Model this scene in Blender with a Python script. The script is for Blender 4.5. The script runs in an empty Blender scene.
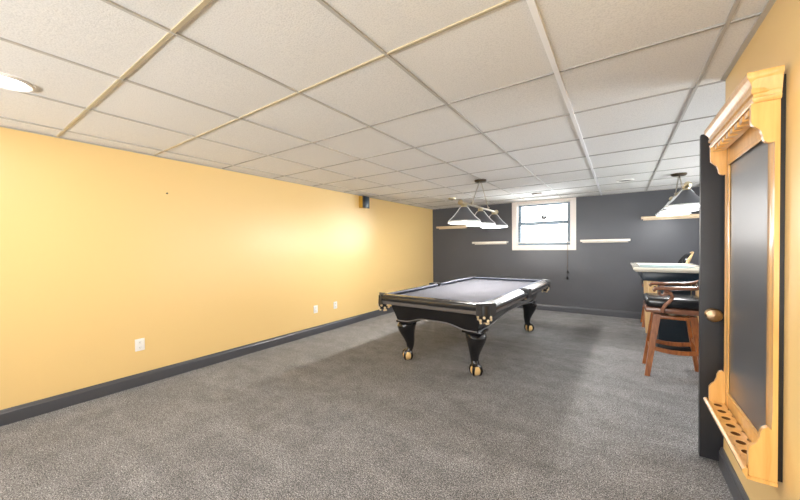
import bpy, bmesh, math, random
from mathutils import Vector, Matrix
random.seed(4)
PI = math.pi
COL = bpy.context.scene.collection

# ------------------------------------------------------------------ materials
def srgb(r, g, b):
    f = lambda c: (c/255/12.92) if c/255 <= .04045 else ((c/255+.055)/1.055)**2.4
    return (f(r), f(g), f(b), 1)

def mat(name, col, rough=.5, metal=0, bump=None, noise=None, spec=.5, coat=0, emit=None, estr=0):
    """bump=(scale,strength,distance); noise=(scale, amount) varies the colour"""
    m = bpy.data.materials.new(name); m.use_nodes = True
    nt = m.node_tree; b = nt.nodes['Principled BSDF']
    b.inputs['Base Color'].default_value = col
    b.inputs['Roughness'].default_value = rough
    b.inputs['Metallic'].default_value = metal
    b.inputs['Specular IOR Level'].default_value = spec
    b.inputs['Coat Weight'].default_value = coat
    b.inputs['Coat Roughness'].default_value = .12
    if emit:
        b.inputs['Emission Color'].default_value = emit
        b.inputs['Emission Strength'].default_value = estr
    tc = nt.nodes.new('ShaderNodeTexCoord')
    if noise:
        n = nt.nodes.new('ShaderNodeTexNoise'); n.inputs['Scale'].default_value = noise[0]
        n.inputs['Detail'].default_value = 4
        nt.links.new(tc.outputs['Object'], n.inputs['Vector'])
        mx = nt.nodes.new('ShaderNodeMix'); mx.data_type = 'RGBA'
        a = noise[1]
        mx.inputs[6].default_value = (col[0]*(1-a), col[1]*(1-a), col[2]*(1-a), 1)
        mx.inputs[7].default_value = (min(1, col[0]*(1+a)), min(1, col[1]*(1+a)), min(1, col[2]*(1+a)), 1)
        nt.links.new(n.outputs['Fac'], mx.inputs[0])
        nt.links.new(mx.outputs[2], b.inputs['Base Color'])
    if bump:
        n = nt.nodes.new('ShaderNodeTexNoise'); n.inputs['Scale'].default_value = bump[0]
        n.inputs['Detail'].default_value = 3
        nt.links.new(tc.outputs['Object'], n.inputs['Vector'])
        bp = nt.nodes.new('ShaderNodeBump'); bp.inputs['Strength'].default_value = bump[1]
        bp.inputs['Distance'].default_value = bump[2]
        nt.links.new(n.outputs['Fac'], bp.inputs['Height'])
        nt.links.new(bp.outputs['Normal'], b.inputs['Normal'])
    return m

def wood(name, c1, c2, scale=(1, 1, 12), rough=.35, coat=.3, freq=4):
    m = bpy.data.materials.new(name); m.use_nodes = True
    nt = m.node_tree; b = nt.nodes['Principled BSDF']
    tc = nt.nodes.new('ShaderNodeTexCoord'); mp = nt.nodes.new('ShaderNodeMapping')
    mp.inputs['Scale'].default_value = scale
    n = nt.nodes.new('ShaderNodeTexNoise'); n.inputs['Scale'].default_value = freq
    n.inputs['Detail'].default_value = 5; n.inputs['Distortion'].default_value = .6
    r = nt.nodes.new('ShaderNodeValToRGB')
    r.color_ramp.elements[0].position = .3; r.color_ramp.elements[0].color = c1
    r.color_ramp.elements[1].position = .7; r.color_ramp.elements[1].color = c2
    nt.links.new(tc.outputs['Object'], mp.inputs['Vector']); nt.links.new(mp.outputs['Vector'], n.inputs['Vector'])
    nt.links.new(n.outputs['Fac'], r.inputs['Fac']); nt.links.new(r.outputs['Color'], b.inputs['Base Color'])
    b.inputs['Roughness'].default_value = rough; b.inputs['Coat Weight'].default_value = coat
    b.inputs['Coat Roughness'].default_value = .15
    return m

def carpet_material():
    m = bpy.data.materials.new('grey_carpet'); m.use_nodes = True
    nt = m.node_tree; b = nt.nodes['Principled BSDF']; L = nt.links.new
    tc = nt.nodes.new('ShaderNodeTexCoord')
    def noise(scale, detail, dist=0):
        n = nt.nodes.new('ShaderNodeTexNoise'); n.inputs['Scale'].default_value = scale
        n.inputs['Detail'].default_value = detail; n.inputs['Distortion'].default_value = dist
        L(tc.outputs['Object'], n.inputs['Vector']); return n
    fine = noise(150, 2); coarse = noise(42, 3); mid = noise(7, 4, .5); big = noise(1.3, 3, .8)
    mp = nt.nodes.new('ShaderNodeMapping'); mp.inputs['Rotation'].default_value = (0, 0, .5)
    mp.inputs['Scale'].default_value = (.7, 3.2, 1)
    L(tc.outputs['Object'], mp.inputs['Vector'])
    L(mp.outputs['Vector'], big.inputs['Vector'])
    r = nt.nodes.new('ShaderNodeValToRGB')
    e = r.color_ramp.elements
    e[0].position = .33; e[0].color = srgb(58, 58, 59)
    e[1].position = .66; e[1].color = srgb(178, 177, 178)
    x = e.new(.5); x.color = srgb(118, 117, 118)
    L(fine.outputs['Fac'], r.inputs['Fac'])
    def scale_by(src, fac, lo, hi):
        mr = nt.nodes.new('ShaderNodeMapRange'); mr.inputs['From Min'].default_value = .3; mr.inputs['From Max'].default_value = .7
        mr.inputs['To Min'].default_value = lo; mr.inputs['To Max'].default_value = hi
        L(fac, mr.inputs['Value'])
        mx = nt.nodes.new('ShaderNodeMix'); mx.data_type = 'RGBA'; mx.blend_type = 'MULTIPLY'; mx.inputs[0].default_value = 1
        L(src, mx.inputs[6]); L(mr.outputs['Result'], mx.inputs[7]); return mx.outputs[2]
    c = scale_by(r.outputs['Color'], coarse.outputs['Fac'], .74, 1.24)
    c = scale_by(c, mid.outputs['Fac'], .84, 1.14)
    c = scale_by(c, big.outputs['Fac'], .84, 1.12)
    L(c, b.inputs['Base Color'])
    b.inputs['Roughness'].default_value = .95; b.inputs['Specular IOR Level'].default_value = .1
    b.inputs['Sheen Weight'].default_value = .15
    bp = nt.nodes.new('ShaderNodeBump'); bp.inputs['Strength'].default_value = .5; bp.inputs['Distance'].default_value = .006
    L(fine.outputs['Fac'], bp.inputs['Height']); L(bp.outputs['Normal'], b.inputs['Normal'])
    return m

def tile_material():
    m = bpy.data.materials.new('ceiling_tile'); m.use_nodes = True
    nt = m.node_tree; b = nt.nodes['Principled BSDF']; L = nt.links.new
    tc = nt.nodes.new('ShaderNodeTexCoord')
    n = nt.nodes.new('ShaderNodeTexNoise'); n.inputs['Scale'].default_value = 150; n.inputs['Detail'].default_value = 4
    v = nt.nodes.new('ShaderNodeTexNoise'); v.inputs['Scale'].default_value = 1.6; v.inputs['Detail'].default_value = 2
    L(tc.outputs['Object'], n.inputs['Vector']); L(tc.outputs['Object'], v.inputs['Vector'])
    r = nt.nodes.new('ShaderNodeValToRGB')
    r.color_ramp.elements[0].position = .32; r.color_ramp.elements[0].color = TILE_D
    r.color_ramp.elements[1].position = .56; r.color_ramp.elements[1].color = TILE_L
    L(n.outputs['Fac'], r.inputs['Fac']); L(r.outputs['Color'], b.inputs['Base Color'])
    b.inputs['Roughness'].default_value = .75; b.inputs['Specular IOR Level'].default_value = .35
    bp = nt.nodes.new('ShaderNodeBump'); bp.inputs['Strength'].default_value = .3; bp.inputs['Distance'].default_value = .004
    L(n.outputs['Fac'], bp.inputs['Height']); L(bp.outputs['Normal'], b.inputs['Normal'])
    return m

def pane_material():
    m = bpy.data.materials.new('window_glass'); m.use_nodes = True
    nt = m.node_tree; nt.nodes.clear(); L = nt.links.new
    o = nt.nodes.new('ShaderNodeOutputMaterial'); t = nt.nodes.new('ShaderNodeBsdfTransparent')
    t.inputs['Color'].default_value = (.96, .97, .97, 1)
    g = nt.nodes.new('ShaderNodeBsdfGlossy'); g.inputs['Roughness'].default_value = .03
    f = nt.nodes.new('ShaderNodeFresnel'); f.inputs['IOR'].default_value = 1.45
    mx = nt.nodes.new('ShaderNodeMixShader')
    L(f.outputs['Fac'], mx.inputs['Fac']); L(t.outputs['BSDF'], mx.inputs[1]); L(g.outputs['BSDF'], mx.inputs[2])
    L(mx.outputs['Shader'], o.inputs['Surface'])
    return m

TILE_D = (.67, .66, .645, 1); TILE_L = (.79, .775, .755, 1)
M = {}
M['carpet'] = carpet_material()
M['tile'] = tile_material()
M['grid'] = mat('grid_grey', srgb(184, 180, 174), .45)
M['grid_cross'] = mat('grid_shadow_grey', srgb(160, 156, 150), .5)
M['grid_main'] = mat('grid_bright_white', srgb(246, 246, 248), .3)
M['grid_tan'] = mat('grid_cream', srgb(184, 170, 142), .5, noise=(3, .18))
M['yellow'] = mat('yellow_paint', srgb(232, 199, 136), .37, bump=(60, .04, .002), spec=.5)
M['dark'] = mat('charcoal_paint', srgb(71, 72, 77), .42, bump=(60, .04, .002), noise=(1.5, .08))
M['base'] = mat('charcoal_gloss_trim', srgb(74, 75, 80), .3)
M['white'] = mat('white_paint', srgb(232, 228, 224), .4)
M['casing'] = mat('white_casing', srgb(236, 226, 218), .45)
M['sash'] = mat('shaded_grey_sash', srgb(82, 104, 118), .4)  # backlit shade of the frame put into its colour
M['glass'] = pane_material()
M['door'] = mat('black_door_paint', srgb(36, 36, 40), .42, bump=(90, .05, .002))
M['brass'] = mat('antique_brass', srgb(158, 134, 106), .32, 1, bump=(70, .5, .004), noise=(30, .4))
M['nickel'] = mat('brushed_nickel', srgb(196, 188, 174), .28, 1)
M['bronze'] = mat('bronze_metal', srgb(96, 84, 70), .35, 1)
M['brassy'] = mat('pale_brass', srgb(206, 194, 164), .3, 1)
M['shade'] = mat('smoked_metal_shade', srgb(88, 90, 96), .45, .15)
M['shade_in'] = mat('white_enamel', srgb(245, 243, 238), .4)
M['rim'] = mat('opal_rim', srgb(240, 242, 244), .25, coat=.3)
M['bulb'] = mat('lit_bulb', (1, 1, 1, 1), .4, emit=(1, .96, .9, 1), estr=14)
M['lens'] = mat('lit_lens', (1, 1, 1, 1), .4, emit=(1, .98, .95, 1), estr=15)
M['lens_off'] = mat('unlit_lens', srgb(120, 118, 114), .35)
M['black'] = mat('black_plastic', srgb(18, 18, 20), .35)
M['speaker'] = mat('blue_black_grille', srgb(24, 48, 66), .3, bump=(300, .3, .002))
M['ochre'] = mat('shaded_yellow_side', srgb(190, 146, 48), .45)  # yellow box paint darkened to ochre, shade put into the colour
M['outlet'] = mat('outlet_white', srgb(238, 236, 232), .3)
M['slot'] = mat('outlet_slot', srgb(60, 58, 56), .5)
M['lacquer'] = mat('black_lacquer', srgb(20, 19, 21), .22, coat=.6)
M['rail'] = mat('black_rail_lacquer', srgb(26, 24, 24), .24, coat=1)
M['blindrail'] = mat('grey_blind_rail', srgb(104, 98, 94), .3, coat=.3)
M['silver'] = mat('silver_trim', srgb(150, 150, 154), .3, .8)
M['felt'] = mat('grey_felt', srgb(88, 88, 94), .95, bump=(500, .3, .001), noise=(90, .06), spec=.1)
M['cushion'] = mat('blue_grey_cushion', srgb(88, 92, 104), .9, bump=(500, .3, .001), spec=.15)
M['pewter'] = mat('dark_pewter', srgb(62, 62, 64), .45, .3, bump=(80, .3, .003))
M['leather'] = mat('black_leather', srgb(24, 23, 24), .4, bump=(150, .3, .002))
M['cream'] = mat('cream_bead', srgb(228, 206, 168), .4)
M['gold'] = mat('gilded_ball', srgb(246, 208, 142), .35, .15, coat=.3)
M['maple'] = wood('golden_maple', srgb(216, 160, 84), srgb(236, 186, 110), (14, 14, 1), .28, .8, 3)
M['rack_board'] = mat('black_slate_board', srgb(50, 53, 60), .36, noise=(20, .1), spec=.9, coat=1)
M['rack_board'].node_tree.nodes['Principled BSDF'].inputs['Coat Roughness'].default_value = .3
M['hole'] = mat('dark_hole', srgb(112, 72, 34), .6)
M['shelf'] = wood('pale_oak_ledge', srgb(206, 180, 146), srgb(228, 206, 176), (1, 10, 10), .4, .2)
M['shelf_white'] = wood('whitewashed_ledge', srgb(222, 212, 198), srgb(238, 230, 218), (1, 10, 10), .4, .2)
M['oak'] = wood('orange_oak', srgb(126, 69, 30), srgb(180, 109, 55), (10, 10, 1.5), .32, .4)
M['walnut'] = wood('red_brown_wood', srgb(104, 66, 48), srgb(150, 104, 82), (2, 8, 8), .25, .6)
M['ash'] = wood('light_ash', srgb(218, 176, 120), srgb(236, 202, 150), (10, 10, 1), .35, .3)
M['tabletop'] = wood('glossy_pale_maple', srgb(226, 220, 202), srgb(240, 236, 222), (2, 8, 8), .2, .6)
M['inset'] = mat('blue_grey_inset', srgb(140, 166, 168), .3, coat=.4)
M['navy'] = mat('navy_black_panel', srgb(16, 34, 46), .35)
M['vinyl'] = mat('black_vinyl', srgb(26, 27, 30), .25, bump=(30, .15, .006), coat=.3)

# ------------------------------------------------------------------ mesh helpers
def new(): return bmesh.new()

def box(bm, lo, hi, bev=0, seg=2, mi=0):
    c = [(a+b)/2 for a, b in zip(lo, hi)]; s = [abs(b-a) for a, b in zip(lo, hi)]
    r = bmesh.ops.create_cube(bm, size=1, matrix=Matrix.Translation(c) @ Matrix.Diagonal((*s, 1)))
    vs = r['verts']; fs = {f for v in vs for f in v.link_faces}
    if bev:
        es = {e for v in vs for e in v.link_edges}
        q = bmesh.ops.bevel(bm, geom=list(es), offset=bev, segments=seg, profile=.5, affect='EDGES')
        fs = set(q['faces']) | {f for f in fs if f.is_valid}
    for f in fs:
        if f.is_valid: f.material_index = mi
    return bm

def ring(c, ax, ay, rx, ry, n, ph=0):
    return [c + ax*rx*math.cos(2*PI*k/n+ph) + ay*ry*math.sin(2*PI*k/n+ph) for k in range(n)]

def loft(bm, rings, cap=True, closed=False, mi=0):
    vs = [[bm.verts.new(p) for p in r] for r in rings]
    n = len(vs[0]); m = len(vs)
    for i in range(m if closed else m-1):
        a, b = vs[i], vs[(i+1) % m]
        for k in range(n):
            f = bm.faces.new((a[k], a[(k+1) % n], b[(k+1) % n], b[k])); f.material_index = mi
    if cap and not closed:
        bm.faces.new(list(reversed(vs[0]))).material_index = mi; bm.faces.new(vs[-1]).material_index = mi
    return bm

def tube(bm, pts, r, n=10, mi=0, flat=1.0):
    """round bar along a polyline; r a number or a list; flat squashes it along its local y"""
    P = [Vector(p) for p in pts]; R = r if isinstance(r, (list, tuple)) else [r]*len(P)
    up = None; rings = []
    for i, p in enumerate(P):
        t = (P[min(i+1, len(P)-1)] - P[max(i-1, 0)]).normalized()
        if up is None:
            up = Vector((0, 0, 1)) if abs(t.z) < .9 else Vector((1, 0, 0))
        ax = t.cross(up).normalized(); ay = ax.cross(t).normalized(); up = ay
        rings.append(ring(p, ax, ay, R[i], R[i]*flat, n))
    return loft(bm, rings, mi=mi)

def lathe(bm, prof, n=24, c=(0, 0, 0), axis='Z', cap=False, mi=0):
    """prof: list of (radius, height)"""
    c = Vector(c)
    A = {'Z': (Vector((1, 0, 0)), Vector((0, 1, 0)), Vector((0, 0, 1))),
         'Y': (Vector((1, 0, 0)), Vector((0, 0, 1)), Vector((0, 1, 0))),
         'X': (Vector((0, 1, 0)), Vector((0, 0, 1)), Vector((1, 0, 0)))}[axis]
    loft(bm, [ring(c + A[2]*h, A[0], A[1], max(r, 1e-4), max(r, 1e-4), n) for r, h in prof], cap=cap, mi=mi)
    return bm

def prism(bm, poly, a, b, axis='Z', mi=0):
    """extrude a 2-D outline from a to b along axis (X: outline is (y,z), Y: (x,z), Z: (x,y))"""
    def p3(u, v, w): return {'X': (w, u, v), 'Y': (u, w, v), 'Z': (u, v, w)}[axis]
    A = [bm.verts.new(p3(u, v, a)) for u, v in poly]; B = [bm.verts.new(p3(u, v, b)) for u, v in poly]
    n = len(poly)
    for k in range(n): bm.faces.new((A[k], A[(k+1) % n], B[(k+1) % n], B[k])).material_index = mi
    bm.faces.new(A).material_index = mi; bm.faces.new(B).material_index = mi
    return bm

def ball(bm, c, r, sx=1, sy=1, sz=1, seg=16, mi=0):
    q = bmesh.ops.create_uvsphere(bm, u_segments=seg, v_segments=max(6, seg//2), radius=1,
                                  matrix=Matrix.Translation(c) @ Matrix.Diagonal((r*sx, r*sy, r*sz, 1)))
    for v in q['verts']:
        for f in v.link_faces: f.material_index = mi
    return bm

def obj(name, bm, m, parent=None, smooth=True, label=None):
    bmesh.ops.recalc_face_normals(bm, faces=bm.faces)
    me = bpy.data.meshes.new(name); bm.to_mesh(me); bm.free()
    for x in (m if isinstance(m, (list, tuple)) else [m]): me.materials.append(M[x])
    if smooth:
        me.polygons.foreach_set('use_smooth', [True]*len(me.polygons))
        me.set_sharp_from_angle(angle=math.radians(35))
    o = bpy.data.objects.new(name, me); COL.objects.link(o)
    if parent: o.parent = parent
    if label: o['label'] = label
    return o

def tag(o, label, cat, group=None):
    o['label'] = label; o['category'] = cat
    if group: o['group'] = group
    return o

def thing(name, label, cat, loc=(0, 0, 0), rz=0, group=None):
    o = bpy.data.objects.new(name, None); COL.objects.link(o)
    o.empty_display_size = .1; o.location = loc; o.rotation_euler = (0, 0, rz)
    return tag(o, label, cat, group)

def struct(name, bm, m, smooth=False, parent=None):
    o = obj(name, bm, m, parent, smooth)
    if not parent: o['kind'] = 'structure'
    return o

def dup(root, loc, rz, label, group=None):
    def cp(o, par):
        c = o.copy(); COL.objects.link(c)
        if par: c.parent = par
        for ch in list(o.children): cp(ch, c)
        return c
    r = cp(root, None); r.location = loc; r.rotation_euler = (0, 0, rz); r['label'] = label
    if group: r['group'] = group
    return r

# ------------------------------------------------------------------ room numbers
CAMZ = 1.3312; CEIL = 2.294
XL, YB, XR = -3.918, 7.212, .508
YF = -3.0; XA = 3.2; YE = 2.64        # wall behind the camera, far side of the alcove, end of the right wall
GX0, GY0, GS, GT = -2.310, .6255, .6737, .6802

# floor
bm = new(); box(bm, (XL-.15, YF-.15, -.1), (XA+.15, YB+.15, 0)); struct('floor', bm, 'carpet')
# ceiling slab with drop-in tiles
bm = new()
box(bm, (XL-.15, YF-.15, CEIL+.012), (XA+.15, YB+.15, CEIL+.1))
xs = sorted([XL] + [GX0+GS*i for i in range(-2, 9) if XL < GX0+GS*i < XA] + [XA])
ys = sorted([YF] + [GY0+GT*j for j in range(-5, 10) if YF < GY0+GT*j < YB] + [YB])
for i in range(len(xs)-1):
    for j in range(len(ys)-1):
        x0, x1, y0, y1 = xs[i], xs[i+1], ys[j], ys[j+1]
        d = [random.uniform(0, .004) for _ in range(4)]
        v = [bm.verts.new((x, y, CEIL+.004+dd)) for (x, y), dd in zip(((x0, y0), (x1, y0), (x1, y1), (x0, y1)), d)]
        c = bm.verts.new(((x0+x1)/2, (y0+y1)/2, CEIL+.004-random.uniform(0, .004)))
        for k in range(4): bm.faces.new((v[k], v[(k+1) % 4], c))
struct('ceiling', bm, 'tile')
# suspended grid
bm = new()
def strip(x0, y0, x1, y1, w, mi, z0=CEIL-.005, z1=CEIL+.006):
    if abs(x1-x0) < 1e-6: box(bm, (x0-w/2, y0, z0), (x0+w/2, y1, z1), mi=mi)
    else: box(bm, (x0, y0-w/2, z0), (x1, y0+w/2, z1), mi=mi)
for x in xs[1:-1]:
    main = abs(x-(GX0+GS*3)) < .01
    strip(x, YF, x, YB, .026 if main else .016, 1 if main else 0, CEIL-.006 if main else CEIL-.002)
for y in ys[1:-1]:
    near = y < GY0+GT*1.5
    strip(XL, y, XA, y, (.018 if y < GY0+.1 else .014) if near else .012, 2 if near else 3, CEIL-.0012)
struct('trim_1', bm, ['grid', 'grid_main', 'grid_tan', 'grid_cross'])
# perimeter angle
bm = new()
box(bm, (XL, YF, CEIL-.004), (XL+.02, YB, CEIL+.002)); box(bm, (XL, YB-.02, CEIL-.0045), (XA, YB, CEIL+.002))
box(bm, (XR-.022, YF, CEIL-.004), (XR, YE, CEIL+.002)); struct('trim_2', bm, 'grid')

# walls
bm = new(); box(bm, (XL-.12, YF-.12, 0), (XL, YB+.12, CEIL+.01)); struct('wall_left', bm, 'yellow')
WX0, WX1, WZ0, WZ1 = -1.852, -.808, 1.345, 2.262       # window opening
def holed_wall(name, y0, y1, x0, x1, hx0, hx1, hz0, hz1, m):
    bm = new()
    box(bm, (x0, y0, 0), (hx0, y1, CEIL+.01)); box(bm, (hx1, y0, 0), (x1, y1, CEIL+.01))
    box(bm, (hx0, y0, 0), (hx1, y1, hz0)); box(bm, (hx0, y0, hz1), (hx1, y1, CEIL+.01))
    return struct(name, bm, m)
holed_wall('wall_back', YB, YB+.18, XL, XA, WX0, WX1, WZ0, WZ1, 'dark')
FX0, FX1, FZ0, FZ1 = -3.3, .2, .5, 2.1                # added unseen window behind the camera, lets fill light in
holed_wall('wall_front', YF-.18, YF, XL, XR+.12, FX0, FX1, FZ0, FZ1, 'yellow')
bm = new(); box(bm, (XR, YF, 0), (XR+.12, YE, CEIL+.01)); struct('wall_right', bm, 'yellow')
bm = new(); box(bm, (XR+.12, YE-.12, 0), (XA, YE, CEIL+.01)); struct('wall_alcove_near', bm, 'dark')
AY0, AY1, AZ0, AZ1 = 3.2, 6.4, .7, 2.15              # opening of an added alcove window, out of frame, for fill light
bm = new()
box(bm, (XA, YE-.12, 0), (XA+.12, AY0, CEIL+.01)); box(bm, (XA, AY1, 0), (XA+.12, YB+.18, CEIL+.01))
box(bm, (XA, AY0, 0), (XA+.12, AY1, AZ0)); box(bm, (XA, AY0, AZ1), (XA+.12, AY1, CEIL+.01))
struct('wall_alcove_right', bm, 'dark')

# baseboards
def baseboard(name, pts_axis, a, b, at, sgn):
    """axis 'Y': runs along y at x=at, sticking out by sgn; axis 'X': runs along x at y=at"""
    prof = [(0, 0), (.017, 0), (.017, .092), (.013, .1), (.010, .114), (.004, .121), (0, .121)]
    bm = new()
    if pts_axis == 'Y': prism(bm, [(at+sgn*u, v) for u, v in prof], a, b, 'Y')
    else: prism(bm, [(at+sgn*u, v) for u, v in prof], a, b, 'X')
    struct(name, bm, 'base', smooth=False)
baseboard('baseboard_left', 'Y', YF, YB, XL, 1)
baseboard('baseboard_back', 'X', XL+.017, XA, YB, -1)
baseboard('baseboard_right', 'Y', YF, YE+.012, XR, -1)
baseboard('baseboard_alcove', 'X', XR, XA, YE, 1)

# ------------------------------------------------------------------ window in the dark wall
def window(name, x0, x1, z0, z1, yin, d, cas, mid, casing_m):
    """yin = room face, d = +1 when outside is towards +y"""
    bm = new()
    w = cas
    for lo, hi in (((x0-w, z0-w), (x0, min(z1+w, CEIL-.006))), ((x1, z0-w), (x1+w, min(z1+w, CEIL-.006))),
                   ((x0, z0-w), (x1, z0)), ((x0, z1), (x1, min(z1+w, CEIL-.006)))):
        box(bm, (lo[0], min(yin, yin-d*.022), lo[1]), (hi[0], max(yin, yin-d*.022), hi[1]), .003)
    t = .012                                            # jamb lining
    ya, yb = sorted((yin, yin+d*.17))
    box(bm, (x0, ya, z0), (x0+t, yb, z1)); box(bm, (x1-t, ya, z0), (x1, yb, z1))
    box(bm, (x0, ya, z0), (x1, yb, z0+t)); box(bm, (x0, ya, z1-t), (x1, yb, z1))
    root = struct(name, bm, casing_m)
    bm = new(); s = .055
    def sash(za, zb, yy):
        a, b = sorted((yy, yy+d*.03))
        box(bm, (x0+t, a, za), (x0+t+s, b, zb)); box(bm, (x1-t-s, a, za), (x1-t, b, zb))
        box(bm, (x0+t+s, a, za), (x1-t-s, b, za+s)); box(bm, (x0+t+s, a, zb-s), (x1-t-s, b, zb))
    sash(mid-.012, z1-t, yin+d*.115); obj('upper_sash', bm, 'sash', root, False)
    bm = new(); sash(z0+t, mid+.026, yin+d*.08)
    box(bm, ((x0+x1)/2-.03, *[0, 0][:0], min(yin+d*.08, yin+d*.06), mid+.026), ((x0+x1)/2+.03, max(yin+d*.08, yin+d*.06), mid+.04), .004)
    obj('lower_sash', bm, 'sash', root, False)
    bm = new()
    box(bm, (x0+t+s-.004, yin+d*.128, mid), (x1-t-s+.004, yin+d*.132, z1-t-s+.004)); obj('window_pane', bm, 'glass', root, False)
    bm = new()
    box(bm, (x0+t+s-.004, yin+d*.093, z0+t+s-.004), (x1-t-s+.004, yin+d*.097, mid)); obj('window_pane', bm, 'glass', root, False)
    return root
window('window_1', WX0, WX1, WZ0, WZ1, YB, 1, .095, 1.815, 'casing')
window('added_window_front', FX0, FX1, FZ0, FZ1, YF, -1, .09, 1.3, 'casing')  # added window, never in view, lets fill light in

bm = new()                                           # plain casing and one pane in the added alcove window
for lo, hi in (((AY0-.09, AZ0-.09), (AY0, AZ1+.09)), ((AY1, AZ0-.09), (AY1+.09, AZ1+.09)), ((AY0, AZ0-.09), (AY1, AZ0)), ((AY0, AZ1), (AY1, AZ1+.09)), (((AY0+AY1)/2-.03, AZ0), ((AY0+AY1)/2+.03, AZ1))):
    box(bm, (XA-.022, *lo), (XA, *hi), .003)
w3 = struct('added_window_alcove', bm, 'casing')
bm = new(); box(bm, (XA+.05, AY0, AZ0), (XA+.054, AY1, AZ1)); obj('window_pane', bm, 'glass', w3, False)

# black disc on the upper pane
bm = new(); lathe(bm, [(.0, 0), (.04, 0), (.052, -.006), (.052, -.016), (.044, -.022), (0, -.022)], 24, (-1.325, YB+.1275, 1.945), 'Y')
tag(obj('suction_disc', bm, 'black'), 'small round black disc stuck on the upper window pane', 'disc')

# mini blind with tilted-open slats
t = thing('window_blind', 'thin white horizontal blind with dangling cord in the small window', 'blind', ((WX0+WX1)/2, YB+.035, WZ0))
hw = (WX1-WX0)/2-.018; hgt = WZ1-WZ0
bm = new(); box(bm, (-hw, -.02, hgt-.045), (hw, .02, hgt-.0125), .003); obj('head_rail', bm, 'white', t)
bm = new()
for k in range(22):
    z = hgt-.075-k*.034
    loft(bm, [[Vector((x, y, z+dz)) for y, dz in ((-.012, -.0014), (0, .0006), (.012, .0014), (.012, .0022), (0, .0016), (-.012, -.0006))] for x in (-hw+.004, hw-.004)])
obj('slats', bm, 'white', t, False)
bm = new(); box(bm, (-hw+.002, -.013, .05), (hw-.002, .013, .066), .003)
for k in range(6): box(bm, (-hw+.004, -.0125, .0685+k*.004), (hw-.004, .0125, .0702+k*.004))
obj('bottom_rail', bm, 'white', t)
bm = new()
for x in (-.34, .02, .38): tube(bm, [(x, -.014, .06), (x, -.014, hgt-.04)], .0012, 5); tube(bm, [(x, .0142, .06), (x, .0142, hgt-.04)], .0012, 5)
obj('ladder_string', bm, 'white', t)
bm = new()
xc = -.866-(WX0+WX1)/2
tube(bm, [(xc, -.022, hgt-.05), (xc, -.03, .2), (xc, -.066, -.02), (xc-.004, -.066, .70-WZ0)], .0022, 6)
tube(bm, [(xc+.012, -.022, hgt-.05), (xc+.012, -.03, .2), (xc+.008, -.068, -.02), (xc+.004, -.068, .82-WZ0)], .0022, 6)
c = obj('pull_cord', bm, 'bronze', t, label='dark hanging pull cord')
for dx, z in ((-.004, .68), (.004, .80)):
    bm = new(); lathe(bm, [(.003, .045), (.014, .03), (.022, 0), (.015, -.014), (0, -.014)], 12, (xc+dx, -.067, z-WZ0)); obj('cord_tassel', bm, 'black', c)

# ------------------------------------------------------------------ ceiling fittings
def can(name, x, y, r, lit, label, cat, group=None):
    t = thing(name, label, cat, (x, y, CEIL), 0, group)
    bm = new(); lathe(bm, [(r*1.28, .003), (r*1.28, -.006), (r*1.18, -.012), (r*1.0, -.008), (r*.92, .0)], 32); obj('trim_ring', bm, 'white', t)
    bm = new(); lathe(bm, [(r*.93, -.001), (r*.6, .001 if not lit else -.008), (0, .001 if not lit else -.012)], 32)
    obj('lens', bm, 'lens' if lit else 'lens_off', t)
    return t
can('recessed_light', -2.86, .26, .088, True, 'glaring lit recessed ceiling light above the left yellow wall', 'ceiling light', None)
t = can('recessed_light', .06, 5.84, .085, False, 'unlit round recessed ceiling fitting in front of the right pendant', 'ceiling light', None)
t = thing('ceiling_vent', 'small flat rectangular vent in the ceiling just before the window', 'vent', (-1.25, 6.26, CEIL))
bm = new(); box(bm, (-.085, -.05, -.014), (.085, .05, -.001), .004); obj('vent_frame', bm, 'bronze', t)
bm = new()
for k in range(5): box(bm, (-.07, -.036+k*.016, -.018), (.07, -.03+k*.016, -.0145))
obj('louvre', bm, 'grid', t, False)
t = thing('smoke_detector', 'little round pale brass detector on the ceiling left of the pool table light', 'detector', (-2.71, 5.79, CEIL))
bm = new(); lathe(bm, [(.075, 0), (.075, -.012), (.066, -.03), (.03, -.036), (0, -.036)], 24); obj('housing', bm, 'brassy', t)
bm = new(); lathe(bm, [(.02, -.036), (.02, -.044), (0, -.046)], 14); obj('sensor_cap', bm, 'bronze', t)

# ------------------------------------------------------------------ wall bits
def outlet(y, z, label, w=.078, h=.118):
    t = thing('wall_outlet', label, 'outlet', (XL, y, z), 0, 'outlets on the yellow wall')
    bm = new(); box(bm, (0, -w/2, -h/2), (.007, w/2, h/2), .003); obj('cover_plate', bm, 'outlet', t)
    for s in (-1, 1):
        bm = new(); lathe(bm, [(.017, 0), (.017, .0025), (.015, .0035), (0, .0035)], 18, (.0068, 0, s*.026), 'X'); k = obj('socket', bm, 'outlet', t)
        bm = new()
        for q in (-.006, .006): box(bm, (.0098, q-.0012, s*.026-.002), (.0108, q+.0012, s*.026+.007))
        box(bm, (.0098, -.002, s*.026-.010), (.0108, .002, s*.026-.006)); obj('slot', bm, 'slot', k, False)
    return t
outlet(1.155, .402, 'white electrical outlet alone on the near part of the yellow wall')
outlet(3.38, .388, 'left one of the two white outlets close together behind the pool table')
outlet(3.80, .388, 'right one of the two white outlets close together behind the pool table')

t = thing('wall_speaker', 'small black speaker box high on the yellow wall just under the ceiling', 'speaker', (XL, 4.50, 2.17))
bm = new(); box(bm, (0, -.075, -.105), (.085, .10, .105), .004); obj('speaker_body', bm, 'ochre', t, label='yellow painted box side in shaded ochre')
bm = new(); box(bm, (.0855, -.078, -.108), (.10, .103, .108), .003); obj('front_bezel', bm, 'black', t)
bm = new(); box(bm, (.1003, -.02, -.096), (.106, .092, .096), .002); obj('grille', bm, 'speaker', t, label='dark blue grille')

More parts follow.
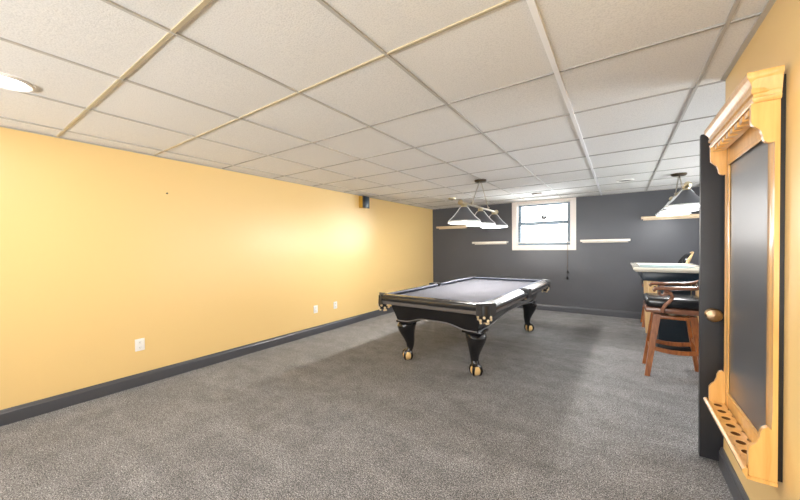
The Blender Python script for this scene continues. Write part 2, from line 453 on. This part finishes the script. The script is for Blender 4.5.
bm = new(); lathe(bm, [(0, 0), (.004, 0), (.004, .02), (.009, .021), (.009, .024), (0, .025)], 10, (XL-.002, 1.41, 1.925), 'X')
tag(obj('nail', bm, 'bronze'), 'tiny dark nail sticking out of the upper yellow wall', 'nail')

def ledge(x0, x1, z, m, label):
    t = thing('wall_shelf', label, 'shelf', ((x0+x1)/2, YB, z), 0, 'narrow ledges on the charcoal wall')
    w = (x1-x0)/2
    bm = new(); box(bm, (-w, -.115, -.022), (w, -.0, .02), .003); obj('board', bm, m, t)
    bm = new(); box(bm, (-w+.03, -.022, -.042), (w-.03, -.0, -.0225), .002); obj('cleat', bm, m, t)
ledge(-3.76, -2.98, 1.825, 'shelf', 'tan wooden ledge high in the corner beside the yellow wall, behind the lamp')
ledge(-2.83, -2.03, 1.43, 'shelf_white', 'pale wooden ledge left of the window, lower of the two on that side')
ledge(-.635, .155, 1.43, 'shelf_white', 'pale wooden ledge on the charcoal wall just right of the window')
ledge(.31, 1.12, 1.815, 'shelf', 'wooden ledge high on the charcoal wall behind the right pendant lamp')

# ------------------------------------------------------------------ black door folded back past the end of the yellow wall
DY = 2.686
bm = new(); box(bm, (.410, DY, .012), (1.22, DY+.04, 2.006), .002)
door = struct('door_1', bm, 'door')
bm = new()
lathe(bm, [(0, 0), (.034, 0), (.034, -.004), (.026, -.01), (.013, -.014), (.011, -.03), (.022, -.036), (.036, -.046), (.039, -.056), (.034, -.066), (.02, -.072), (.0, -.073)],
      28, (.463, DY, .908), 'Y')
obj('door_knob', bm, 'brass', door)
bm = new()
for z in (.25, 1.0, 1.75):
    tube(bm, [(1.226, DY+.046, z-.05), (1.226, DY+.046, z+.05)], .007, 10)
obj('hinge', bm, 'brass', door)

# ------------------------------------------------------------------ cue rack on the right wall
rk = thing('cue_rack', 'golden maple wall cue rack with black centre board', 'cue rack', (XR, 2.14, .40))
# local: x negative is into the room, y along the wall, z up from .40
NY, FYR = -.345, .345                                   # near and far side panel outer faces
XBK = -.015                                             # gap behind the rack
def side_outline():
    # (x, z) world-ish, converted to local; front outline of a side panel from bottom to top
    f = [(-.092, .425), (-.092, .530), (-.084, .545), (-.070, .560), (-.062, .585), (-.060, .605), (-.052, .622), (-.040, .630), (-.031, .622),
         (-.029, .70), (-.029, 1.715), (-.036, 1.712), (-.050, 1.716), (-.058, 1.728), (-.060, 1.745), (-.066, 1.765), (-.078, 1.778), (-.090, 1.792), (-.092, 1.81), (-.092, 1.872)]
    return [(x, z-.40) for x, z in f] + [(XBK, 1.872-.40), (XBK, .425-.40)]
for y in (NY, FYR):
    bm = new(); prism(bm, side_outline(), y-.011 if y > 0 else y, y if y > 0 else y+.011, 'Y')
    # thicken inward
    bm.free(); bm = new()
    a, b = (y-.02, y) if y > 0 else (y, y+.02)
    prism(bm, side_outline(), a, b, 'Y')
    bmesh.ops.bevel(bm, geom=[e for e in bm.edges if abs(e.verts[0].co.y-e.verts[1].co.y) < 1e-6 and e.calc_face_angle(0) > 1.2], offset=.002, segments=1, affect='EDGES')
    obj('side_panel', bm, 'maple', rk)
# stiles and rails round the board
bm = new(); box(bm, (-.028, NY+.0205, .03), (XBK-.008, NY+.075, 1.46), .002); obj('stile', bm, 'maple', rk)
bm = new(); box(bm, (-.028, FYR-.075, .03), (XBK-.008, FYR-.0205, 1.46), .002); obj('stile', bm, 'maple', rk)
bm = new(); box(bm, (-.028, NY+.0755, .05), (XBK-.008, FYR-.0755, .135), .002)
box(bm, (-.034, NY+.0755, .12), (-.0282, FYR-.0755, .135), .002); obj('lower_rail', bm, 'maple', rk)
bm = new(); box(bm, (-.028, NY+.0755, 1.365), (XBK-.008, FYR-.0755, 1.46), .002)
box(bm, (-.036, NY+.0755, 1.352), (-.0282, FYR-.0755, 1.372), .002); obj('upper_rail', bm, 'maple', rk)
bm = new(); box(bm, (-.022, NY+.070, .10), (-.012, FYR-.070, 1.40)); obj('centre_board', bm, 'rack_board', rk, label='black centre board')
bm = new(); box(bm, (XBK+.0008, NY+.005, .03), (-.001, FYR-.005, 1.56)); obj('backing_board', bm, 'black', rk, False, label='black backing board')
# crown: profile (x,z) run along y, with returns at both ends
prof = [(XBK, 1.47), (-.086, 1.47), (-.090, 1.475), (-.092, 1.487), (-.088, 1.490), (-.088, 1.500), (-.094, 1.505), (-.095, 1.518), (-.092, 1.526),
        (-.096, 1.540), (-.104, 1.553), (-.110, 1.562), (-.110, 1.580), (XBK, 1.580)]
bm = new()
def crown_sec(y, k):
    out = []
    for x, z in prof:
        g = max(0, (-x)-.086) if x != XBK else None
        out.append((x, z))
    return out
rings = []
ends = []
secs = []
for sgn in (-1, 1):
    secs.append([Vector((x, sgn*(.352 + max(0, (-x-.086) if x != XBK else (.0 if z < 1.5 else .024))), z)) for x, z in prof])
loft(bm, secs)
obj('crown_moulding', bm, 'maple', rk)
# end returns of the crown
for sgn in (-1, 1):
    bm = new()
    pr2 = [(max(0, -x-.086), z) for x, z in prof[1:-1]]
    A = [bm.verts.new((-.0862-u, sgn*(.3522+u), z)) for u, z in pr2]
    B = [bm.verts.new((XBK, sgn*(.3522+u), z)) for u, z in pr2]
    for k in range(len(A)-1): bm.faces.new((A[k], A[k+1], B[k+1], B[k]))
    A2 = [bm.verts.new((-.0862, sgn*.3522, z)) for z in (pr2[0][1], pr2[-1][1])]; B2 = [bm.verts.new((XBK, sgn*.3522, z)) for z in (pr2[0][1], pr2[-1][1])]
    bm.faces.new((B2[0], *B, B2[1])); bm.faces.new((A[0], B[0], B2[0], A2[0])); bm.faces.new((A[-1], B[-1], B2[1], A2[1]))
    bm.faces.new((A2[0], B2[0], B2[1], A2[1])); bm.faces.new((A2[0], *A, A2[1]))
    obj('crown_return', bm, 'maple', rk)
# cue holder strip with notches under the crown
bm = new(); n = 9; y0, y1 = NY+.0205, FYR-.0205; step = (y1-y0)/n; o = [(XBK-.008, y0)]
front = []
for k in range(n):
    c = y0+step*(k+.5); r = .014
    front += [(-.084, y0+step*k), (-.084, c-r)]
    front += [(-.066+.014*math.sin(a)*1.0, c-r*math.cos(a)) for a in [i*PI/6 for i in range(0, 7)]]
    front += [(-.084, c+r)]
front.append((-.084, y1))
prism(bm, [(XBK-.02, y0)] + front + [(XBK-.02, y1)], 1.444, 1.466, 'Z')
obj('cue_clip', bm, 'maple', rk)
# bottom shelf with eight oval holes
bm = new()
n = 8; ya, yb = NY+.0205, FYR-.0205; step = (yb-ya)/n; x0s, x1s = -.096, -.0285; zt, zb = .050, .026
for k in range(n):
    a, b = ya+step*k, ya+step*(k+1); cy = (a+b)/2; cx = -.064
    N = 16
    for zz, rx, ry in ((zt, .017, .018),):
        outer = []
        for i in range(N):
            an = 2*PI*i/N+PI/N
            dx, dy = math.cos(an), math.sin(an)
            hx, hy = (x1s-x0s)/2, step/2; mx = (x0s+x1s)/2
            s = min((x1s-cx)/dx if dx > 0 else (x0s-cx)/dx if dx < 0 else 9, (hy/abs(dy)) if dy else 9)
            outer.append((cx+dx*s, cy+dy*s))
        inner = [(cx+rx*math.cos(2*PI*i/N+PI/N), cy+ry*math.sin(2*PI*i/N+PI/N)) for i in range(N)]
        V1 = [bm.verts.new((*p, zt)) for p in outer]; V2 = [bm.verts.new((*p, zt)) for p in inner]
        V3 = [bm.verts.new((*p, zb)) for p in inner]; V4 = [bm.verts.new((*p, zb)) for p in outer]
        for i in range(N):
            j = (i+1) % N
            bm.faces.new((V1[i], V1[j], V2[j], V2[i])); f = bm.faces.new((V2[i], V2[j], V3[j], V3[i])); f.material_index = 1
            bm.faces.new((V3[i], V3[j], V4[j], V4[i])); bm.faces.new((V4[i], V4[j], V1[j], V1[i]))
    # floor of the hole
    F = [bm.verts.new((cx+.017*math.cos(2*PI*i/N+PI/N), cy+.018*math.sin(2*PI*i/N+PI/N), zb+.001)) for i in range(N)]
    bm.faces.new(F).material_index = 1
obj('cue_shelf', bm, ['maple', 'hole'], rk, False)
bm = new(); prism(bm, [(-.0965, .012), (-.108, .034), (-.112, .040), (-.112, .050), (-.104, .056), (-.0965, .056)], NY-.012, FYR+.012, 'Y'); obj('shelf_nosing', bm, 'maple', rk)
bm = new(); prism(bm, [(XBK, .0245), (XBK, .010), (-.07, .010), (-.0965, .012), (-.0965, .0245)], NY-.004, FYR+.004, 'Y'); obj('shelf_underside', bm, 'maple', rk)

# ------------------------------------------------------------------ pool table
HW, HL, ZT = .706, 1.375, .80
pt = thing('pool_table', 'black lacquered pool table with grey felt and carved claw feet', 'pool table', (-1.634, 4.243, 0), -.026)
RW = .115                                                # wooden rail width
CW = .05                                                 # cushion
CP = .140                                                # length taken by corner castings
SP = .075                                                # half gap at the side pocket
# bed
bm = new(); box(bm, (-HW+RW-.012, -HL+RW-.012, ZT-.075), (HW-RW+.012, HL-RW+.012, ZT-.042)); obj('playing_surface', bm, 'felt', pt, False, label='grey felt bed')
# rails: profile across (u outward from inner edge 0 .. RW)
rprof = [(0, ZT-.062), (RW-.02, ZT-.069), (RW-.006, ZT-.066), (RW, ZT-.06), (RW, ZT-.046), (RW-.006, ZT-.036), (RW-.022, ZT-.027), (RW-.045, ZT-.0165), (RW-.07, ZT-.008), (RW-.095, ZT-.0025), (.006, ZT), (0, ZT-.006)]
cprof = [(.0, ZT-.062), (-.03, ZT-.03), (-CW, ZT-.012), (-CW+.004, ZT-.006), (0, ZT-.004)]
rflat = [(0, ZT-.062), (RW-.02, ZT-.069), (RW-.004, ZT-.064), (RW, ZT-.056), (RW, ZT-.024), (RW-.003, ZT-.014), (RW-.010, ZT-.006), (RW-.020, ZT-.0015), (RW-.034, ZT), (.006, ZT), (0, ZT-.006)]
def rail(side, a, b):
    """side: '+x' etc., runs a..b along its axis"""
    def run(prof, a2, b2, ta=0, tb=0):
        bm = new(); secs = []
        for end, tap in ((a2, ta), (b2, tb)):
            sec = []
            for u, z in prof:
                inner = {'x': HW, 'y': HL}[side[1]] - RW + u
                s = 1 if side[0] == '+' else -1
                e = end + tap*(-u)
                sec.append(Vector((s*inner, e, z)) if side[1] == 'x' else Vector((e, s*inner, z)))
            secs.append(sec)
        return loft(bm, secs)
    r = obj('rail', run(rprof if side[1] == 'x' else rflat, a, b), 'rail', pt)
    obj('cushion', run(cprof, a-.012, b+.012, 0.9, -0.9), 'cushion', r, False)
    # sights
    for k in range(1, 4):
        bm = new()
        e = a+(b-a)*k/4; s = 1 if side[0] == '+' else -1
        c = (s*(HW-.05), e, ZT+.0002) if side[1] == 'x' else (e, s*(HL-.05), ZT+.0002)
        lathe(bm, [(.006, 0), (.006, .0006), (0, .0006)], 10, c); obj('sight', bm, 'cream', r, False)
for s in '+-':
    rail(s+'y', -HW+CP, HW-CP)
    rail(s+'x', -HL+CP, -SP); rail(s+'x', SP, HL-CP)
# corner castings, pockets
def arc(cx, cy, r, a0, a1, n): return [(cx+r*math.cos(a0+(a1-a0)*i/n), cy+r*math.sin(a0+(a1-a0)*i/n)) for i in range(n+1)]
def mirror(poly, sx, sy): return [(sx*x, sy*y) for x, y in poly]
for sx in (-1, 1):
    for sy in (-1, 1):
        c = CP-.0015
        poly = [(HW-c, HL+.002)] + [(HW-c*.55, HL-c*.42), (HW-c*.42, HL-c*.55), (HW+.002, HL-c), (HW-c+.058, HL-c)] + arc(HW-c-.002, HL-c-.002, .06, .06, PI/2-.06, 8) + [(HW-c, HL-c+.058)]
        bm = new(); prism(bm, mirror(poly, sx, sy), ZT-.112, ZT+.003, 'Z'); obj('corner_casting', bm, 'pewter', pt)
        # leather pocket with beaded fringe
        px, py = sx*(HW-c+.044), sy*(HL-c+.044)
        bm = new(); lathe(bm, [(.056, ZT-.02), (.06, ZT-.11), (.056, ZT-.14), (.04, ZT-.175), (.0, ZT-.185)], 18, (px, py, 0)); k = obj('pocket', bm, 'leather', pt, label='black leather pocket')
        bm = new()
        for i in range(10):
            a = 2*PI*i/10; rr = .060
            ball(bm, (px+rr*math.cos(a), py+rr*math.sin(a), ZT-.128-.03*(i % 2)), .0145, seg=8)
            if i % 3 == 0: ball(bm, (px+.6*rr*math.cos(a), py+.6*rr*math.sin(a), ZT-.188), .013, seg=8)
        obj('fringe', bm, 'cream', k, label='cream beaded pocket fringe')
for sx in (-1, 1):
    poly = [(HW+.002, -SP+.0015), (HW+.002, SP-.0015), (HW-RW+.02, SP-.0015)] + arc(HW-RW+.008, 0, .056, PI/2-.15, -PI/2+.15, 10) + [(HW-RW+.02, -SP+.0015)]
    bm = new(); prism(bm, mirror(poly, sx, 1), ZT-.112, ZT+.003, 'Z'); obj('side_casting', bm, 'pewter', pt)
    px = sx*(HW-RW+.018)
    bm = new(); lathe(bm, [(.05, ZT-.02), (.052, ZT-.09), (.05, ZT-.12), (.035, ZT-.15), (0, ZT-.16)], 18, (px, 0, 0)); k = obj('pocket', bm, 'leather', pt, label='black leather pocket')
    bm = new()
    for i in range(14):
        a = 2*PI*i/14; rr = .05
        ball(bm, (px+rr*math.cos(a), rr*math.sin(a), ZT-.118-.012*(i % 2)), .009, seg=8)
    obj('fringe', bm, 'cream', k, label='cream beaded pocket fringe')
# blind rail below the rails
for sgn in (-1, 1):
    bm = new(); prism(bm, [(sgn*(HL-.035), ZT-.108), (sgn*(HL-.028), ZT-.103), (sgn*(HL-.022), ZT-.082), (sgn*(HL-.022), ZT-.0705), (sgn*(HL-.2), ZT-.0705), (sgn*(HL-.2), ZT-.108)], -HW+.135, HW-.135, 'X'); obj('blind_rail', bm, 'blindrail', pt)
    bm = new(); prism(bm, [(sgn*(HW-.035), ZT-.108), (sgn*(HW-.028), ZT-.103), (sgn*(HW-.022), ZT-.082), (sgn*(HW-.022), ZT-.0705), (sgn*(HW-.2), ZT-.0705), (sgn*(HW-.2), ZT-.108)], -HL+.135, HL-.135, 'Y'); obj('blind_rail', bm, 'blindrail', pt)
# tapering aprons with a scalloped lower edge
def apron(axis, sgn):
    half_t, half_b = ((HW-.150, HW-.215) if axis == 'y' else (HL-.150, HL-.215))
    off_t, off_b = ((HL-.150, HL-.215) if axis == 'y' else (HW-.150, HW-.215))
    ztop, zmin, arch = ZT-.1085, .47, .06
    N = 28; rows = 4
    def P(u, v, inset):
        zb = zmin + arch*min(1, max(0, (1-abs(u))/.55))**.8 if abs(u) > .45 else zmin+arch
        s = max(0, min(1, (.82-abs(u))/.60)); s = s*s*(3-2*s)
        zb = zmin + arch*s
        z = zb+(ztop-zb)*v
        f = (z-zmin)/(ztop-zmin)
        h = half_b+(half_t-half_b)*f; o = off_b+(off_t-off_b)*f - inset
        hh = h-.0015-inset
        return Vector((u*hh, sgn*o, z)) if axis == 'y' else Vector((sgn*o, u*hh, z))
    bm = new()
    def grid(inset):
        return [[bm.verts.new(P(-1+2*i/N, j/rows, inset)) for i in range(N+1)] for j in range(rows+1)]
    A, B = grid(0), grid(.022)
    for j in range(rows):
        for i in range(N):
            bm.faces.new((A[j][i], A[j][i+1], A[j+1][i+1], A[j+1][i])); bm.faces.new((B[j][i], B[j+1][i], B[j+1][i+1], B[j][i+1]))
    for i in range(N):
        bm.faces.new((A[0][i], B[0][i], B[0][i+1], A[0][i+1])); bm.faces.new((A[-1][i], A[-1][i+1], B[-1][i+1], B[-1][i]))
    for j in range(rows):
        bm.faces.new((A[j][0], A[j+1][0], B[j+1][0], B[j][0])); bm.faces.new((A[j][-1], B[j][-1], B[j+1][-1], A[j+1][-1]))
    a = obj('apron', bm, 'lacquer', pt)
    bm = new(); pts = [P(-.985+1.97*i/40, .05, -.002) for i in range(41)]
    tube(bm, pts, .0065, 6); obj('trim_strip', bm, 'silver', a, label='thin silver edge moulding')
for ax in 'yx':
    for sg in (-1, 1): apron(ax, sg)
# cabriole legs with ball-and-claw feet
for sx in (-1, 1):
    for sy in (-1, 1):
        lx, ly = sx*.42, sy*1.05
        D = Vector((sx, sy, 0)).normalized(); Tn = Vector((-sy, sx, 0)).normalized()
        bm = new()
        box(bm, (lx-.105, ly-.105, .452), (lx+.105, ly+.105, .480), .006)
        secs = []
        # (z, offset along diagonal, radius along diagonal, radius across)
        for z, o, ra, rb in ((.455, .0, .092, .092), (.44, .010, .108, .106), (.41, .024, .112, .106), (.36, .022, .100, .095), (.31, .010, .083, .079), (.255, -.008, .065, .063),
                             (.20, -.020, .050, .049), (.15, -.020, .040, .041), (.12, -.006, .042, .044), (.10, .008, .046, .046)):
            secs.append(ring(Vector((lx, ly, z)) + D*o, D, Tn, ra, rb, 20))
        loft(bm, secs)
        fc = Vector((lx, ly, .058)) + D*.012
        for k in range(4):                                 # claws gripping the ball
            a = math.atan2(D.y, D.x) + PI/4 + k*PI/2
            d = Vector((math.cos(a), math.sin(a), 0))
            tube(bm, [fc + d*.022 + Vector((0, 0, .055)), fc + d*.052 + Vector((0, 0, .038)), fc + d*.064 + Vector((0, 0, .002)), fc + d*.056 + Vector((0, 0, -.034)), fc + d*.04 + Vector((0, 0, -.054))],
                 [.017, .017, .014, .010, .005], 8)
        lg = obj('leg', bm, 'lacquer', pt)
        bm = new(); ball(bm, fc, .058, seg=20); obj('foot_ball', bm, 'gold', lg, label='gilded foot ball')

# ------------------------------------------------------------------ pendant lights (three shades on a bar)
def pendant(x, y, zbar, label):
    t = thing('billiard_light', label, 'pendant lamp', (x, y, CEIL), 0, 'three-shade pendant lights')
    zb = zbar-CEIL
    bm = new(); lathe(bm, [(.02, .0), (.085, 0), (.085, -.012), (.075, -.026), (.03, -.034), (0, -.034)], 28); obj('canopy', bm, 'bronze', t)
    for s in (-1, 1):
        bm = new(); tube(bm, [(0, s*.035, -.03), (0, s*.33, zb+.02)], .007, 8)
        ball(bm, (0, s*.33, zb+.03), .017, seg=10); ball(bm, (0, s*.035, -.03), .012, seg=10)
        obj('hanging_rod', bm, 'nickel', t)
    bm = new(); tube(bm, [(0, -.70, zb), (0, .70, zb)], .016, 12)
    obj('crossbar', bm, 'nickel', t)
    for s in (-1, 1):
        bm = new(); lathe(bm, [(0, s*.0), (.03, s*.002), (.036, s*.018), (.024, s*.034), (.01, s*.042), (.016, s*.052), (0, s*.064)], 16, (0, s*.69, zb), 'Y'); obj('finial', bm, 'brassy', t, label='pale brass end knob')
    for k in (-1, 0, 1):
        cy = k*.60
        zr = zb-.245                                      # rim level
        bm = new(); lathe(bm, [(.034, zb-.005), (.04, zb-.02), (.034, zb-.035), (.044, zb-.05), (.03, zb-.052)], 18, (0, cy, 0)); h = obj('lamp_holder', bm, 'brassy', t)
        bm = new()
        pr = [(.04, zb-.05), (.055, zb-.066), (.085, zb-.11), (.135, zb-.17), (.198, zr+.016)]
        lathe(bm, pr, 36, (0, cy, 0)); lathe(bm, [(r-.004, z-.003) for r, z in pr], 36, (0, cy, 0), mi=1)
        sh = obj('lamp_shade', bm, ['shade', 'shade_in'], t)
        bm = new(); lathe(bm, [(.196, zr+.018), (.208, zr+.014), (.211, zr+.002), (.207, zr-.008), (.199, zr-.008), (.192, zr+.004), (.192, zr+.018)], 36, (0, cy, 0)); obj('shade_rim', bm, 'rim', sh, label='pale glossy shade rim')
        bm = new()
        for q in range(2):
            a = q*PI+math.radians(20)
            pts = [((r+.002)*math.cos(a), cy+(r+.002)*math.sin(a), z) for r, z in pr]
            tube(bm, pts, .009, 6)
        obj('shade_rib', bm, 'rim', sh, label='bright metal ribs')
        bm = new(); ball(bm, (0, cy, zr+.045), .042, seg=16); lathe(bm, [(.018, zr+.08), (.018, zr+.14), (0, zr+.14)], 12, (0, cy, 0), mi=1); obj('bulb', bm, ['bulb', 'shade_in'], h)
    return t
POOL = (-1.66, 4.50, 1.895); BAR = (.66, 5.76, 2.04)
pendant(*POOL, 'three-shade pendant light hanging over the pool table')
pendant(*BAR, 'three-shade pendant light over the tall table, partly behind the black door')

# ------------------------------------------------------------------ tall game table
gt = thing('tall_table', 'counter-height table with pale raised rim and navy base at the right', 'table', (.508, 5.645, 0))
hx, hy, zt = .372, .675, 1.055
rim = [(0, zt-.055), (.055, zt-.055), (.082, zt-.03), (.085, zt-.012), (.078, zt), (.02, zt), (.004, zt-.006), (0, zt-.018)]
for ax, sg in (('x', 1), ('x', -1), ('y', 1), ('y', -1)):
    bm = new(); secs = []
    ho, hl = (hx, hy) if ax == 'x' else (hy, hx)
    for e in (-1, 1):
        sec = []
        for u, z in rim:
            o = ho-.085+u; l = hl-.085+u
            sec.append(Vector((sg*o, e*l, z)) if ax == 'x' else Vector((e*l, sg*o, z)))
        secs.append(sec)
    loft(bm, secs); obj('rim', bm, 'tabletop', gt, False)
bm = new(); box(bm, (-hx+.084, -hy+.084, zt-.05), (hx-.084, hy-.084, zt-.02)); obj('table_inset', bm, 'inset', gt, False, label='blue grey recessed top')
bm = new()
for a, b in (((-hx+.10, -hy+.10), (hx-.10, -hy+.125)), ((-hx+.10, hy-.125), (hx-.10, hy-.10)), ((-hx+.10, -hy+.126), (-hx+.125, hy-.126)), ((hx-.125, -hy+.126), (hx-.10, hy-.126))):
    box(bm, (*a, zt-.17), (*b, zt-.056), .003)
obj('apron', bm, 'navy', gt)
bm = new(); box(bm, (-.10, -.40, .06), (.21, .40, zt-.056), .006); obj('base_cabinet', bm, 'navy', gt)
bm = new(); box(bm, (-.11, -.41, 0), (.22, .41, .06), .006); obj('plinth', bm, 'black', gt)
for sx in (-1, 1):
    for sy in (-1, 1):
        bm = new(); x, y = (-hx+.205 if sx < 0 else hx-.085), sy*(hy-.20)
        loft(bm, [[Vector((x+a*w, y+b*w, z)) for a, b in ((-1, -1), (1, -1), (1, 1), (-1, 1))] for z, w in ((0, .02), (.10, .024), (.75, .044), (zt-.056, .05))])
        obj('leg', bm, 'ash', gt, False, label='light tapered wooden leg')

# ------------------------------------------------------------------ captain's bar stools (face -x locally)
def stool(loc, rz, label):
    t = thing('bar_stool', label, 'stool', loc, rz, "swivel bar stools at the tall table")
    S = .235
    bm = new(); box(bm, (-S, -S, .705), (S, S, .80), .035, 4); obj('seat', bm, 'vinyl', t, label='black padded vinyl seat')
    bm = new(); box(bm, (-S-.004, -S-.004, .655), (S+.004, S+.004, .704), .01, 2); obj('seat_frame', bm, 'walnut', t)
    bm = new(); lathe(bm, [(.14, .6545), (.14, .635), (.11, .63), (.11, .618), (0, .618)], 20); obj('swivel', bm, 'bronze', t)
    bm = new(); box(bm, (-.16, -.16, .585), (.16, .16, .618), .006); obj('leg_platform', bm, 'oak', t)
    def at(sx, sy, z):
        f = z/.63; return Vector((sx*(.222-.085*f), sy*(.205-.075*f), z))
    for sx in (-1, 1):
        for sy in (-1, 1):
            bm = new(); secs = []
            for z, w in ((0, .021), (.12, .023), (.35, .026), (.63, .029)):
                c = at(sx, sy, z); secs.append([c + Vector((a*w, b*w, 0)) for a, b in ((-1, -1), (1, -1), (1, 1), (-1, 1))])
            loft(bm, secs)
            obj('leg', bm, 'oak', t, False)
    for sy in (-1, 1):
        z = .285
        a, b = at(-1, sy, z), at(1, sy, z); bm = new()
        pts = [a.lerp(b, i/10) + Vector((0, sy*.005, -.022*math.sin(PI*i/10))) for i in range(11)]
        loft(bm, [[p + Vector((0, y, zz)) for y, zz in ((-.012, -.02), (.012, -.02), (.012, .02), (-.012, .02))] for p in pts]); obj('stretcher', bm, 'oak', t, False)
    for sx in (-1, 1):
        z = .345 if sx > 0 else .25
        a, b = at(sx, -1, z), at(sx, 1, z); bm = new()
        loft(bm, [[p + Vector((x, 0, zz)) for x, zz in ((-.012, -.02), (.012, -.02), (.012, .02), (-.012, .02))] for p in (a, a.lerp(b, .5), b)]); obj('stretcher', bm, 'oak', t, False)
    # arms: rail with a scrolled front end on an S-shaped post
    for sy in (-1, 1):
        bm = new(); y = sy*(S+.012)
        pts = [(-.165, y, .868), (-.172, y, .882), (-.16, y, .897), (-.12, y, .902), (0, y, .906), (.12, y, .912), (.2, y*.99, .925), (.25, y*.94, .955)]
        tube(bm, pts, [.014, .02, .024, .027, .026, .025, .024, .022], 10, flat=.75); am = obj('arm', bm, 'walnut', t)
        bm = new()
        pts = [(-.10, y, .665), (-.105, y, .69), (-.085, y, .735), (-.045, y, .785), (-.03, y, .825), (-.045, y, .862), (-.09, y, .885)]
        tube(bm, pts, [.024, .026, .026, .024, .024, .024, .016], 10, flat=.7); obj('arm_post', bm, 'walnut', am)
        bm = new(); tube(bm, [(-.05, y, .855), (-.10, y, .835), (-.128, y, .845), (-.13, y, .872)], [.014, .013, .012, .012], 8); obj('scroll', bm, 'walnut', am)
    # curved back: wooden hoop and black pad
    def back(r0, r1, z0, z1, spread, nn=14, xo=-.24):
        bm = new(); secs = []
        for i in range(nn+1):
            a = -spread+2*spread*i/nn
            ca, sa = math.cos(a), math.sin(a)
            drop = .12*(abs(a)/spread)**3
            zz = z1-drop
            lean = .14
            def pt(r, z): 
                l = lean*(z-.8)/.45
                return Vector((xo+l+r*ca, r*sa, z))
            secs.append([pt(r0, z0), pt(r1, z0), pt(r1, zz-.012), pt((r0+r1)/2, zz), pt(r0, zz-.012)])
        return loft(bm, secs)
    obj('back_frame', back(.505, .527, .90, 1.225, .47), 'ash', t)
    obj('back_pad', back(.462, .5045, .86, 1.205, .45), 'vinyl', t, label='black padded vinyl back')
    for sy in (-.5, 0, .5):
        bm = new(); tube(bm, [(.222, sy*.3, .69), (.29-.02*abs(sy), sy*.36, .93)], .014, 8); obj('back_spindle', bm, 'walnut', t)
    return t
s0 = stool((.452, 4.325, 0), 0, 'nearest wooden bar stool with arms and black seat, in front of the tall table')
dup(s0, (.535, 6.735, 0), 0, 'bar stool on the far side of the tall table, against the charcoal wall')

# ------------------------------------------------------------------ lights
def light(name, kind, loc, energy, col=(1, 1, 1), rot=(0, 0, 0), **kw):
    l = bpy.data.lights.new(name, kind); l.energy = energy; l.color = col
    for k, v in kw.items(): setattr(l, k, v)
    o = bpy.data.objects.new(name, l); COL.objects.link(o); o.location = loc; o.rotation_euler = rot
    return o
for k in (-1, 0, 1):
    light('pool_bulb', 'POINT', (POOL[0], POOL[1]+k*.60, POOL[2]-.262), 36, (1, .97, .93), shadow_soft_size=.06)
    light('bar_bulb', 'POINT', (BAR[0], BAR[1]+k*.60, BAR[2]-.262), 8, (.96, .98, 1), shadow_soft_size=.06)
# recessed can in view, the others are fill lights added out of frame
for x, y in ((-2.84, .26), (-1.5, -.3), (-2.0, -1.6), (-.2, -1.6)):
    light('can_and_fill_light', 'AREA', (x, y, CEIL-.03), 4, (1, .98, .95), shape='DISK', size=.2)
light('can_and_fill_light', 'AREA', (-.42, .48, CEIL-.03), 17, (1, .98, .95), shape='DISK', size=.2)  # fill added out of frame to brighten the cue rack
# daylight outside the seen window: sky above, upward ceiling fill added below
light('window_sky', 'AREA', ((WX0+WX1)/2, YB+1.1, 3.05), 420, (.9, .96, 1), (-PI/2+.8, 0, 0), shape='RECTANGLE', size=2.4, size_y=1.2)
light('window_ground_fill', 'AREA', ((WX0+WX1)/2, YB+1.1, .35), 900, (.93, .97, 1), (-PI/2-.9, 0, 0), shape='RECTANGLE', size=2.4, size_y=1.4)
light('sheen_sky_patch', 'AREA', (.75, YB+2.0, 2.1), 680, (.95, .98, 1), (-PI/2, 0, -.75), shape='RECTANGLE', size=2.4, size_y=2.2)  # bright patch added outside, out of view, for the left wall sheen
light('front_window_fill', 'AREA', ((FX0+FX1)/2, YF-.35, (FZ0+FZ1)/2), 42, (.95, .98, 1), (PI/2, 0, 0), shape='RECTANGLE', size=3.3, size_y=1.7)  # fill light added outside the unseen front window
# fill lights added outside the two added windows, both out of frame
light('front_ground_fill', 'AREA', ((FX0+FX1)/2, YF-1.3, .15), 460, (.96, .98, 1), (PI/2+.75, 0, 0), shape='RECTANGLE', size=3.4, size_y=1.8)
light('alcove_window_fill', 'AREA', (XA+1.3, (AY0+AY1)/2, .15), 420, (.96, .98, 1), (PI/2+.75, 0, PI/2), shape='RECTANGLE', size=3.4, size_y=1.8)

w = bpy.data.worlds.new('World'); bpy.context.scene.world = w; w.use_nodes = True
bg = w.node_tree.nodes['Background']; bg.inputs['Color'].default_value = (1, .95, .93, 1); bg.inputs['Strength'].default_value = 3.2

# ------------------------------------------------------------------ camera
cd = bpy.data.cameras.new('camera'); cam = bpy.data.objects.new('camera', cd); COL.objects.link(cam)
cd.sensor_width = 36; cd.lens = 321.693*36/800; cd.shift_y = 3.13/800; cd.clip_start = .02
R = Matrix.Rotation(.59984, 4, 'Z') @ Matrix.Rotation(PI/2-.01649, 4, 'X') @ Matrix.Rotation(-.01072, 4, 'Z')
cam.matrix_world = Matrix.Translation((0, 0, CAMZ)) @ R
sc = bpy.context.scene; sc.camera = cam
sc.view_settings.view_transform = 'Standard'; sc.view_settings.look = 'None'
sc.view_settings.gamma = 1; sc.view_settings.use_curve_mapping = False; sc.view_settings.exposure = .8
